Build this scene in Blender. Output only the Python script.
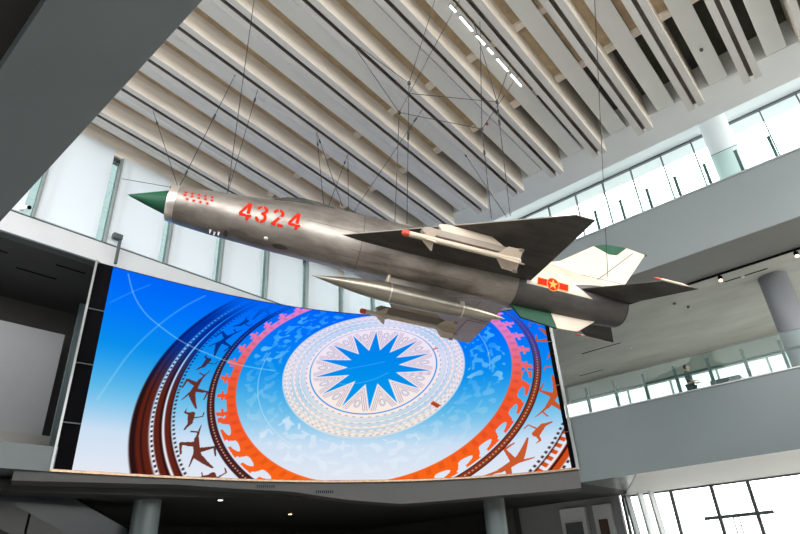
import bpy, bmesh, math, random
import numpy as np
from mathutils import Vector, Matrix
random.seed(4)
S = bpy.context.scene
C = S.collection
for o in list(bpy.data.objects): bpy.data.objects.remove(o, do_unlink=True)
EYE = 1.6          # all coordinates below are metres from the eye; everything is lifted by this at the end

# ------------------------------------------------------------------ camera, sky, exposure
cam_d = bpy.data.cameras.new('camera'); cam = bpy.data.objects.new('camera', cam_d); C.objects.link(cam)
cam_d.sensor_fit = 'HORIZONTAL'; cam_d.sensor_width = 36.0; cam_d.lens = 579.0/800*36; cam_d.clip_end = 300
CM = Matrix(((0.6605299459, -0.3234760267, -0.6775422132), (-0.7487344873, -0.3506893216, -0.5625065931),
             (-0.0556494214, 0.8788516711, -0.4738384557)))
cam.matrix_world = CM.to_4x4()
S.camera = cam
S.view_settings.view_transform = 'Standard'; S.view_settings.look = 'None'
S.view_settings.exposure = 0.0; S.view_settings.gamma = 1.0; S.view_settings.use_curve_mapping = False

W = bpy.data.worlds.new('sky'); S.world = W; W.use_nodes = True
wn = W.node_tree; wn.nodes.clear()
wo = wn.nodes.new('ShaderNodeOutputWorld'); wb = wn.nodes.new('ShaderNodeBackground')
tc = wn.nodes.new('ShaderNodeTexCoord'); sep = wn.nodes.new('ShaderNodeSeparateXYZ'); rp = wn.nodes.new('ShaderNodeValToRGB')
wn.links.new(tc.outputs['Generated'], sep.inputs[0]); wn.links.new(sep.outputs[2], rp.inputs[0])
rp.color_ramp.elements[0].position = 0.0; rp.color_ramp.elements[0].color = (.68, .68, .66, 1)
rp.color_ramp.elements[1].position = .12; rp.color_ramp.elements[1].color = (1, .99, .97, 1)
wn.links.new(rp.outputs[0], wb.inputs[0]); wb.inputs[1].default_value = 7.2
wn.links.new(wb.outputs[0], wo.inputs[0])

def spot(name, loc, target, power, size, color, radius=.06, blend=.6):
    l = bpy.data.lights.new(name, 'SPOT'); l.energy = power; l.spot_size = math.radians(size); l.color = color
    l.shadow_soft_size = radius; l.spot_blend = blend
    o = bpy.data.objects.new(name, l); C.objects.link(o); o.location = loc
    o.rotation_euler = (Vector(target)-Vector(loc)).to_track_quat('-Z', 'Y').to_euler()
    return o

# ------------------------------------------------------------------ materials
def mat(name, col, rough=.6, metal=0., noise=0., nscale=2., col2=None, bump=0., emit=None, estr=1., coat=0., stretch=None, spec=.5):
    m = bpy.data.materials.new(name); m.use_nodes = True; nt = m.node_tree; b = nt.nodes['Principled BSDF']
    b.inputs['Base Color'].default_value = (*col, 1); b.inputs['Roughness'].default_value = rough
    b.inputs['Metallic'].default_value = metal; b.inputs['Coat Weight'].default_value = coat
    b.inputs['Specular IOR Level'].default_value = spec
    if emit: b.inputs['Emission Color'].default_value = (*emit, 1); b.inputs['Emission Strength'].default_value = estr
    if noise or bump:
        t = nt.nodes.new('ShaderNodeTexCoord'); mp = nt.nodes.new('ShaderNodeMapping'); n = nt.nodes.new('ShaderNodeTexNoise')
        n.inputs['Scale'].default_value = nscale; n.inputs['Detail'].default_value = 6; n.inputs['Roughness'].default_value = .6
        if stretch: mp.inputs['Scale'].default_value = stretch
        nt.links.new(t.outputs['Object'], mp.inputs[0]); nt.links.new(mp.outputs[0], n.inputs['Vector'])
        if noise:
            r = nt.nodes.new('ShaderNodeValToRGB'); r.color_ramp.elements[0].position = .32; r.color_ramp.elements[1].position = .68
            c2 = col2 or tuple(c*(1-noise) for c in col)
            r.color_ramp.elements[0].color = (*c2, 1); r.color_ramp.elements[1].color = (*col, 1)
            nt.links.new(n.outputs[0], r.inputs[0]); nt.links.new(r.outputs[0], b.inputs['Base Color'])
        if bump:
            bp = nt.nodes.new('ShaderNodeBump'); bp.inputs['Strength'].default_value = bump; bp.inputs['Distance'].default_value = .02
            nt.links.new(n.outputs[0], bp.inputs['Height']); nt.links.new(bp.outputs[0], b.inputs['Normal'])
    return m

def glass_mat(name, tint, gloss=.08, rough=.02):
    m = bpy.data.materials.new(name); m.use_nodes = True; nt = m.node_tree; nt.nodes.clear()
    o = nt.nodes.new('ShaderNodeOutputMaterial'); t = nt.nodes.new('ShaderNodeBsdfTransparent'); g = nt.nodes.new('ShaderNodeBsdfGlossy')
    x = nt.nodes.new('ShaderNodeMixShader'); t.inputs[0].default_value = (*tint, 1); g.inputs['Roughness'].default_value = rough
    x.inputs[0].default_value = gloss
    nt.links.new(t.outputs[0], x.inputs[1]); nt.links.new(g.outputs[0], x.inputs[2]); nt.links.new(x.outputs[0], o.inputs[0])
    return m

def frosted(name, col, trans):
    m = bpy.data.materials.new(name); m.use_nodes = True; nt = m.node_tree; nt.nodes.clear()
    o = nt.nodes.new('ShaderNodeOutputMaterial'); t = nt.nodes.new('ShaderNodeBsdfTranslucent'); g = nt.nodes.new('ShaderNodeBsdfDiffuse')
    x = nt.nodes.new('ShaderNodeMixShader'); t.inputs[0].default_value = (*col, 1); g.inputs[0].default_value = (*col, 1)
    x.inputs[0].default_value = trans
    nt.links.new(g.outputs[0], x.inputs[1]); nt.links.new(t.outputs[0], x.inputs[2]); nt.links.new(x.outputs[0], o.inputs[0])
    return m

M = dict(
 beam=mat('board_marked_concrete', (.90, .84, .76), .85, noise=.3, nscale=1.0, col2=(.62, .54, .45), bump=.4, stretch=(.35, 1.5, 2.2)),
 panel=mat('white_ceiling_board', (.79, .82, .82), .7, noise=.05, nscale=.6),
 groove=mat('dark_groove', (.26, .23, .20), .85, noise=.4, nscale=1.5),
 beamgrey=mat('smooth_grey_concrete', (.62, .61, .58), .8, noise=.15, nscale=1.5, stretch=(.4, 2, 2)),
 deck=mat('dark_concrete_deck', (.11, .11, .095), .9, noise=.35, nscale=2.5),
 ply=mat('stained_plywood', (.60, .46, .30), .7, noise=.35, nscale=2),
 white=mat('white_plaster', (.80, .82, .83), .6, noise=.03, nscale=.8),
 fascia=mat('grey_green_panel', (.135, .168, .172), .38, noise=.06, nscale=.5),
 soffit_dark=mat('dark_soffit_paint', (.10, .10, .10), .6, noise=.08, nscale=.7),
 conc=mat('mottled_grey_concrete', (.54, .54, .50), .75, noise=.22, nscale=.9, stretch=(1, .4, 1), bump=.15),
 column=mat('smooth_grey_column', (.20, .21, .23), .5, noise=.08, nscale=1.5),
 mass=mat('smooth_grey_soffit', (.24, .285, .31), .5, noise=.12, nscale=.35),
 black=mat('matt_black', (.004, .004, .005), .8, spec=.05),
 darkroom=mat('dark_wall_paint', (.035, .033, .032), .7, noise=.2, nscale=.8),
 darkceil=mat('dark_ceiling_paint', (.05, .052, .053), .6, noise=.2, nscale=1.2),
 board=mat('pale_grey_board', (.36, .375, .39), .6, noise=.06, nscale=.6),
 ledge=mat('brushed_ledge', (.34, .33, .31), .5),
 copper=mat('warm_metal_trim', (.55, .38, .25), .35, metal=.7, noise=.4, nscale=9),
 alu=mat('satin_aluminium', (.36, .38, .38), .4, metal=.6),
 steel=mat('grey_post_metal', (.085, .105, .105), .45, metal=.3),
 mull=mat('dark_mullion', (.10, .11, .12), .5),
 mullw=mat('white_mullion', (.75, .77, .78), .5),
 floor=mat('grey_stone_floor', (.42, .39, .35), .5, noise=.15, nscale=.4),
 glass=glass_mat('pale_green_glass', (.82, .91, .89), .012),
 clear=glass_mat('window_glass', (.95, .98, .98), .05),
 teal=glass_mat('teal_slot_glass', (.29, .35, .35), .12),
 frost=frosted('frosted_white_panel', (.70, .745, .78), .28),
 cable=mat('dark_steel_cable', (.05, .05, .05), .5, metal=.4),
 jet=mat('worn_bare_aluminium', (.43, .395, .36), .45, metal=.8, noise=.35, nscale=1.1, col2=(.20, .175, .155), stretch=(1, 2.2, 2.2), bump=.05),
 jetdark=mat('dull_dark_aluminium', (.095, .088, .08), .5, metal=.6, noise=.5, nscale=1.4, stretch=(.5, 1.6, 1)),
 jetrear=mat('heat_and_shade_dark_metal', (.12, .113, .11), .45, metal=.75, noise=.3, nscale=1.6, stretch=(1, 2, 2)),
 jetmid=mat('screen_lit_wing_skin', (.42, .40, .41), .4, metal=.5, noise=.2, nscale=1.5),
 jetlight=mat('pale_paint_and_lit_flank', (.62, .54, .44), .5, metal=.15, noise=.12, nscale=2.5),
 jetgreen=mat('dark_green_radome_paint', (.006, .075, .036), .55, spec=.3, noise=.15, nscale=4),
 lip=mat('polished_lip', (.72, .66, .60), .3, metal=.8),
 seam=mat('panel_seam', (.06, .055, .05), .7),
 red=mat('stencil_red', (.52, .022, .010), .9, spec=.1),
 yellow=mat('marking_yellow', (.70, .30, .015), .5),
 nozzle=mat('burnt_nozzle', (.05, .045, .04), .5, metal=.6),
 canopy=glass_mat('canopy_glass', (.55, .55, .5), .35),
 missile=mat('cream_missile_paint', (.58, .49, .39), .5, noise=.08, nscale=4),
 missile_rail=mat('greige_rail_paint', (.28, .235, .195), .55, noise=.1, nscale=4),
 tank=mat('worn_tank_metal', (.40, .37, .31), .34, metal=.8, noise=.3, nscale=1.5, stretch=(.6, 3, 3)),
 capred=mat('red_cap', (.60, .07, .035), .5),
 skin=mat('skin', (.45, .28, .2), .6), hair=mat('black_hair', (.01, .01, .01), .6),
 shirt=mat('dark_blue_shirt', (.05, .07, .08), .8), trouser=mat('dark_trousers', (.03, .035, .04), .8),
 led=mat('white_light_strip', (.9, .9, .9), .4, emit=(1, .98, .94), estr=4),
 warm=mat('warm_lamp', (.9, .8, .6), .4, emit=(1, .62, .34), estr=7),
 brown=mat('brown_panel', (.10, .06, .05), .6), caseglass=mat('dark_case', (.03, .04, .045), .3),
)

# ------------------------------------------------------------------ mesh helpers
class MB:
    def __init__(s): s.v = []; s.f = []; s.m = []
    def add(s, vs, fs, mi=0):
        k = len(s.v); s.v += [tuple(v) for v in vs]; s.f += [tuple(i+k for i in f) for f in fs]; s.m += [mi]*len(fs); return s
    def box(s, x0, x1, y0, y1, z0, z1, mi=0):
        vs = [(x, y, z) for x in (x0, x1) for y in (y0, y1) for z in (z0, z1)]
        return s.add(vs, [(0, 1, 3, 2), (4, 6, 7, 5), (0, 4, 5, 1), (2, 3, 7, 6), (0, 2, 6, 4), (1, 5, 7, 3)], mi)
    def prism(s, ring0, ring1, mi=0, cap=True):
        n = len(ring0); fs = [(i, (i+1) % n, n+(i+1) % n, n+i) for i in range(n)]
        if cap: fs += [tuple(range(n-1, -1, -1)), tuple(range(n, 2*n))]
        return s.add(list(ring0)+list(ring1), fs, mi)
    def loft(s, rings, mi=0, cap=True):
        n = len(rings[0]); vs = [p for r in rings for p in r]; fs = []
        for k in range(len(rings)-1):
            fs += [(k*n+i, k*n+(i+1) % n, (k+1)*n+(i+1) % n, (k+1)*n+i) for i in range(n)]
        if cap: fs += [tuple(range(n-1, -1, -1)), tuple(range((len(rings)-1)*n, len(rings)*n))]
        return s.add(vs, fs, mi)
    def tube(s, path, r, n=8, mi=0, radii=None):
        P = [Vector(p) for p in path]; rings = []
        for i, p in enumerate(P):
            d = (P[min(i+1, len(P)-1)]-P[max(i-1, 0)]).normalized()
            a = d.cross(Vector((0, 0, 1))); a = a if a.length > 1e-3 else d.cross(Vector((1, 0, 0))); a.normalize(); b = d.cross(a)
            rr = radii[i] if radii else r
            rings.append([p+a*rr*math.cos(2*math.pi*k/n)+b*rr*math.sin(2*math.pi*k/n) for k in range(n)])
        return s.loft(rings, mi)
    def cyl(s, c, r, z0, z1, n=32, mi=0):
        R0 = [(c[0]+r*math.cos(2*math.pi*k/n), c[1]+r*math.sin(2*math.pi*k/n), z0) for k in range(n)]
        return s.prism(R0, [(x, y, z1) for x, y, z in R0], mi)
    def lathe(s, prof, o=(0, 0, 0), n=24, mi=0):       # prof: (x, r) around the x axis
        return s.loft([[(o[0]+x, o[1]+r*math.cos(2*math.pi*k/n), o[2]+r*math.sin(2*math.pi*k/n)) for k in range(n)] for x, r in prof], mi)

def build(name, mb, mats, parent=None, smooth=False, bevel=0, fix=True, offset=None):
    """mesh in eye coordinates; with a parent the vertices are made relative to the parent's location"""
    me = bpy.data.meshes.new(name); off = Vector((0, 0, 0))
    if parent is not None:
        if parent.get('_world', True): off = Vector(parent.get('_abs', parent.location))
        loc = Vector((0, 0, 0))
    else:
        a = np.array(mb.v); off = Vector(((a[:, 0].min()+a[:, 0].max())/2, (a[:, 1].min()+a[:, 1].max())/2, a[:, 2].min()))
    if parent is not None and offset is not None: off = Vector(offset)
    me.from_pydata([tuple(Vector(v)-off) for v in mb.v], [], mb.f)
    if not isinstance(mats, (list, tuple)): mats = [mats]
    for m in mats: me.materials.append(m)
    if len(mats) > 1: me.polygons.foreach_set('material_index', mb.m)
    if fix:
        bm = bmesh.new(); bm.from_mesh(me); bmesh.ops.recalc_face_normals(bm, faces=bm.faces); bm.to_mesh(me); bm.free()
    if smooth:
        me.polygons.foreach_set('use_smooth', [True]*len(me.polygons))
        try: me.set_sharp_from_angle(angle=math.radians(35))
        except Exception: pass
    me.update()
    o = bpy.data.objects.new(name, me); C.objects.link(o)
    if parent is None: o.location = off
    else: o.parent = parent
    o['_abs'] = list(off)
    if bevel:
        b = o.modifiers.new('bevel', 'BEVEL'); b.width = bevel; b.segments = 2; b.limit_method = 'ANGLE'
    return o
def tag(o, label, cat, group=None):
    o['label'] = label; o['category'] = cat
    if group: o['group'] = group
    return o
def thing(name, label, cat, loc=(0, 0, 0), group=None, local=False):
    o = bpy.data.objects.new(name, None); C.objects.link(o); o.location = loc; o.empty_display_size = .3
    o['_abs'] = list(loc); o['_world'] = not local
    return tag(o, label, cat, group)
def struct(name, mb, mats, parent=None, **k):
    o = build(name, mb, mats, parent, **k)
    if parent is None: o['kind'] = 'structure'
    return o
def cp(o, dv, parent):           # a copy of a part moved by dv (shares the mesh)
    c = o.copy(); C.objects.link(c); c.parent = parent; c.location = Vector(o.location)+Vector(dv); return c

# ------------------------------------------------------------------ the big structure
B0, BX, SL = 12.49, 16.85, .0947            # beam bottoms: height at the right end, x of that end, slope
zb = lambda x: B0+(BX-x)*SL
PITCH, Y0 = 1.617, 1.49
struct('floor', MB().box(-30, 45, -40, 45, -1.9, -1.6), M['floor'])

def sloped(mb, sec, x0, x1, mi=0):          # sec: (y, h) ring extruded along the sloping ceiling
    return mb.prism([(x0, y, zb(x0)+h) for y, h in sec], [(x1, y, zb(x1)+h) for y, h in sec], mi)
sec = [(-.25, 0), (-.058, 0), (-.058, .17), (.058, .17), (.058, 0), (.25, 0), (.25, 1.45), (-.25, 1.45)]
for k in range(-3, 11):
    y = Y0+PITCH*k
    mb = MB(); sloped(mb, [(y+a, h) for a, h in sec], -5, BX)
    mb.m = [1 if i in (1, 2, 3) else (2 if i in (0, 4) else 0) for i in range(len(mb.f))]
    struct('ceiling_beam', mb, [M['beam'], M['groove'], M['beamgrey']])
    yc = y+PITCH/2
    if k < 10:
        mb = MB(); sloped(mb, [(yc-.27, .55), (yc+.27, .55), (yc+.27, .63), (yc-.27, .63)], -5, BX-.02)
        struct('ceiling_panel', mb, M['panel'])
        mb = MB()
        for a, b in ((y+.25, yc-.27), (yc+.27, y+PITCH-.25)):
            for x0, x1 in ((-5, 11.1), (11.35, 13.5)):
                sloped(mb, [(a, .72), (b, .72), (b, .76), (a, .76)], x0, x1)
        struct('ceiling_plank', mb, M['ply'])
        mb = MB()
        for a, b in ((y+.25, yc-.27), (yc+.27, y+PITCH-.25)):
            for x0 in (11.1, 13.5):
                sloped(mb, [(a, .60), (b, .60), (b, .85), (a, .85)], x0, x0+.2)
        struct('ceiling_batten', mb, M['beam'])
mb = MB(); sloped(mb, [(-5, 1.45), (17.9, 1.45), (17.9, 1.6), (-5, 1.6)], -5, 18.3)
struct('ceiling', mb, M['deck'])
mb = MB(); sloped(mb, [(-5, .55), (17.4, .55), (17.4, 1.45), (-5, 1.45)], BX, 18.3)
struct('ceiling_edge', mb, M['panel'])
# high roof beyond the ceiling edge, over the upper balcony
struct('ceiling_high', MB().box(17.6, 24, -8, 17.6, 15.64, 15.8), M['panel'])
struct('wall_back_upper', MB().box(16.9, 24, 17.42, 17.6, 12.9, 15.64), M['white'])
struct('wall_clerestory', MB().box(17.6, 17.8, -8, 17.6, 13.8, 15.64), M['white'])

# white wall at y = 17.4 with frosted panels, slot windows and fins
wy = 17.4
w = MB().box(-4, 21, wy, wy+.25, 9.36, 10.06).box(-4, 21, wy+.02, wy+.25, 10.06, 10.10)
wall = struct('wall_back', w, mat('off_white_wall_band', (.58, .60, .62), .6, noise=.04))
build('sill_joint', MB().box(-4, 20, wy-.015, wy+.02, 10.07, 10.10), M['steel'], wall)
build('lower_edge_trim', MB().box(-4, 6.1, wy-.03, wy+.3, 9.31, 9.36), M['steel'], wall)
fx = 4.0
while fx < 22.0:
    build('wall_panel', MB().box(fx-1.80, fx-.30, wy-.02, wy+.04, 10.12, zb(fx-1.8)+(.1 if fx < 15 else .8)), M['frost'], wall)
    build('slot_glass', MB().box(fx-.32, fx-.02, wy+.10, wy+.12, 10.12, zb(fx)+(.1 if fx < 15 else .8)), M['teal'], wall)
    build('wall_fin', MB().box(fx-.03, fx+.03, wy-.06, wy+.25, 10.10, zb(fx)-.02), M['alu'], wall)
    build('wall_panel', MB().box(fx+.03, fx+.32, wy-.02, wy+.04, 10.12, zb(fx+.32)+(.1 if fx < 15 else .8)), M['frost'], wall)
    fx += 2.12
# added unseen walls behind and left of the viewer to cut low daylight; open above
struct('blocker_wall_front', MB().box(-9, 33, -9.3, -9, -1.6, 6.5), M['fascia'])
struct('blocker_wall_left', MB().box(-9.3, -9, -9, 17.4, -1.6, 6.5), M['fascia'])
# grey mass of the near gallery over the viewer's left
struct('gallery_soffit', MB().box(.82, 2.03, -5, 16.9, 6.0, 7.6), M['mass'], bevel=.01)
struct('gallery_slab', MB().box(-9, .82, -5, 16.9, 6.35, 7.6), M['darkroom'])

# left opening beneath the white wall: black ceiling, dark back wall, pale board, floor slab
struct('ceiling_upper_lobby', MB().box(-6, 19.5, wy+.25, 21.9, 9.36, 9.5), M['darkceil'])
struct('wall_upper_lobby', MB().box(-6, 19.5, 21.9, 22.1, 3.2, 9.5), M['darkroom'])
ob = MB()
for (x, y, l) in ((3.0, 18.6, .9), (4.4, 19.4, 1.2), (5.2, 18.4, .9)): ob.box(x, x+l, y, y+.06, 9.345, 9.37)
struct('ceiling_slot', ob, M['black'])
struct('wall_pale_board', MB().box(-4, 6.72, 20.9, 21.0, 4.35, 8.12), M['board'])
struct('trim_ledge', MB().box(-4, 6.5, 19.4, 21.2, 4.05, 4.35), M['ledge'])
struct('wall_teal_return', MB().box(6.9, 7.5, 20.6, 20.7, 3.7, 9.3), mat('teal_grey_paint', (.12, .16, .17), .5))
struct('floor_upper_lobby', MB().box(-6, 6.05, 17.35, 21.9, 3.0, 3.64), M['fascia'])

# curved corner: plan curve of the big screen
pc = (5.4367322874517436e-05, -0.008907018149768412, 0.37258497200473656, 17.407940153047345)
def curve(az, dr=0.):
    r = ((pc[0]*az+pc[1])*az+pc[2])*az+pc[3]+dr
    return (r*math.cos(math.radians(az)), r*math.sin(math.radians(az)))
def strip(az0, az1, n, r0, r1, zl, zh):      # curved wall between two radii offsets; zl may vary with azimuth
    mb = MB(); rings = []
    for i in range(n+1):
        a = az0+(az1-az0)*i/n; p = curve(a, r0); q = curve(a, r1); z0 = zl(a) if callable(zl) else zl; z1 = zh(a) if callable(zh) else zh
        rings.append([(*p, z0), (*q, z0), (*q, z1), (*p, z1)])
    return mb.loft(rings)
low = lambda a: float(np.interp(a, [24, 31.6, 41, 46, 51, 61, 74, 78], [2.40, 2.39, 2.28, 2.46, 2.72, 2.84, 2.74, 2.72]))
struct('trim_corner_fascia', strip(24.6, 73.5, 60, -.02, .9, low, 3.0), M['soffit_dark'])

# right wall: two balcony slabs
struct('wall_right_upper', MB().box(20, 22.35, -8, 17.4, 9.28, 11.5).box(22.35, 32.3, -8, 17.4, 9.42, 11.5), mat('pale_fascia_panel', (.20, .226, .232), .4, noise=.06, nscale=.5))
struct('ceiling_balcony_front', MB().box(20.02, 22.33, -8, 17.3, 9.27, 9.28), mat('grey_soffit_paint', (.20, .20, .195), .6, noise=.08))
struct('ceiling_balcony_back', MB().box(22.36, 32.2, -8, 17.3, 9.40, 9.42), M['conc'])
struct('wall_right_lower', MB().box(20, 26, -8, 9.25, 2.58, 4.76).box(26, 32.3, -8, 17.4, 3.6, 4.76).box(20.6, 26, 9.25, 17.4, 3.0, 4.76), M['fascia'])
struct('floor_balcony', MB().box(20.15, 31.9, -8, 9.2, 4.761, 4.775), mat('pale_bounce_floor', (.66, .64, .60), .5, noise=.05))  # unseen pale floor sheet, added to bounce light up to the soffit
struct('trim_upper_cap', MB().box(19.96, 20.12, -8, 17.4, 11.5, 11.56), M['alu'])
struct('trim_lower_cap', MB().box(19.96, 20.12, -8, 9.2, 4.76, 4.80), M['alu'])
struct('ceiling_entrance', MB().prism([(20.02, -8, 2.56), (26.3, -8, 2.56), (26.3, 10.2, 2.56), (20.02, 7.2, 2.56)], [(20.02, -8, 2.58), (26.3, -8, 2.58), (26.3, 10.2, 2.58), (20.02, 7.2, 2.58)]), M['white'])
struct('wall_end', MB().box(20, 32.3, 17.4, 17.6, 3, 11.5), M['conc'])
struct('trim_soffit_slot', MB().box(23.6, 23.66, 1.9, 3.4, 9.385, 9.41).box(27, 27.05, 9, 11, 9.385, 9.41).box(30.4, 30.45, 11.4, 12.8, 9.385, 9.41), M['black'])
# ground level under the screen
g = MB(); cur = [curve(74-(74-24.6)*i/30, .85) for i in range(31)]
ring = cur+[(26.3, 9.2), (26.3, 26), (-6, 26), (-6, cur[0][1])]
g.prism([(x, y, 2.62) for x, y in ring], [(x, y, 2.9) for x, y in ring])
struct('ceiling_ground', g, M['darkceil'])
struct('wall_ground_back', MB().box(-6, 26.3, 26, 26.2, -1.6, 2.62), M['darkroom'])
struct('wall_ground_side', MB().box(26.1, 26.3, 15.0, 26, -1.6, 3.6), M['darkroom'])
struct('wall_ground_brown', MB().box(-6, 19.6, 24.9, 25.0, -1.6, 1.3), M['darkroom'])
struct('wall_ground_right', MB().box(25.9, 26.1, 10.3, 15.2, -1.6, 2.62), M['board'])
struct('wall_ground_pier', MB().box(25.4, 25.9, 15.2, 16.4, -1.6, 2.62), M['soffit_dark'])

# ground level glazing wall at x = 26
def glazing(name, x, ys, z0, z1, mw, mm, trans=(), gm=None):
    o = struct(name, MB().box(x-.06, x+.06, min(ys)-.05, max(ys)+.05, z1-.10, z1), mm)
    for y in ys: build('mullion', MB().box(x-.06, x+.06, y-mw/2, y+mw/2, z0, z1-.1), mm, o)
    for t in trans: build('transom', MB().box(x-.04, x+.04, min(ys), max(ys), t-.03, t+.03), mm, o)
    for a, b in zip(sorted(ys)[:-1], sorted(ys)[1:]):
        build('window_pane', MB().box(x-.01, x+.01, a+mw/2, b-mw/2, z0, z1-.1), gm or M['clear'], o)
    return o
gw = glazing('window_1', 26, [-7.6, -5.0, -2.4, .1, 2.7, 5.3, 6.6, 8.15, 10.15], -1.6, 2.6, .12, M['mull'])
build('door_header', MB().box(25.9, 25.98, 4.75, 7.15, 1.33, 1.45), M['steel'], gw)
for y in (6.15, 5.95): build('door_stile', MB().box(25.95, 26.0, y-.02, y+.02, -1.6, 1.33), M['alu'], gw)
glazing('window_2', 23, [-8+.0, -6.6, -5.2, -3.85, -2.5, -1.2, .08, 1.41, 2.72, 4.0, 5.35, 6.68, 8.03, 9.45, 10.8, 12.2, 13.6, 15, 16.4], 11.5, 15.66, .05, M['mull'], trans=())
glazing('window_3', 32, [-7.5, -5.2, -2.9, -.6, 1.7, 4.0, 6.3, 8.6, 10.9, 13.2, 15.5, 17.3], 4.76, 8.5, .10, M['mullw'], gm=glass_mat('tinted_window_glass', (.52, .55, .545), .02))
struct('wall_level_back', MB().box(31.9, 32.2, -8, 17.4, 8.5, 9.4), M['conc'])

# columns
struct('column_upper', MB().cyl((22.25, 1.66), .50, 11.5, 15.64), M['white'], smooth=True)
struct('column_middle', MB().cyl((24.6, 1.93), .50, 4.76, 9.41), M['column'], smooth=True)
struct('column_ground_left', MB().cyl((9.5, 18.8), .41, -1.6, 2.62), M['fascia'], smooth=True)
struct('column_ground_right', MB().cyl((20.0, 12.75), .40, -1.6, 2.62), M['fascia'], smooth=True)

# ------------------------------------------------------------------ the big curved screen
az0, az1 = 71.2, 24.4
A = np.linspace(az0, az1, 4001); RR = ((pc[0]*A+pc[1])*A+pc[2])*A+pc[3]
CX, CY = RR*np.cos(np.radians(A)), RR*np.sin(np.radians(A))
SS = np.concatenate([[0], np.cumsum(np.hypot(np.diff(CX), np.diff(CY)))])
az_of = lambda u: float(np.interp(u, SS, A))
HI = np.array([[0.42621720488, 0.07303546842, -4.837744177606], [-0.14584954034, 0.65621152488, -3.241449008821], [0.0144024063, -0.05066594711, 1.21848502904]])
U0, U1, Z0, Z1 = .59, 17.03, 3.08, 9.31

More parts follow.
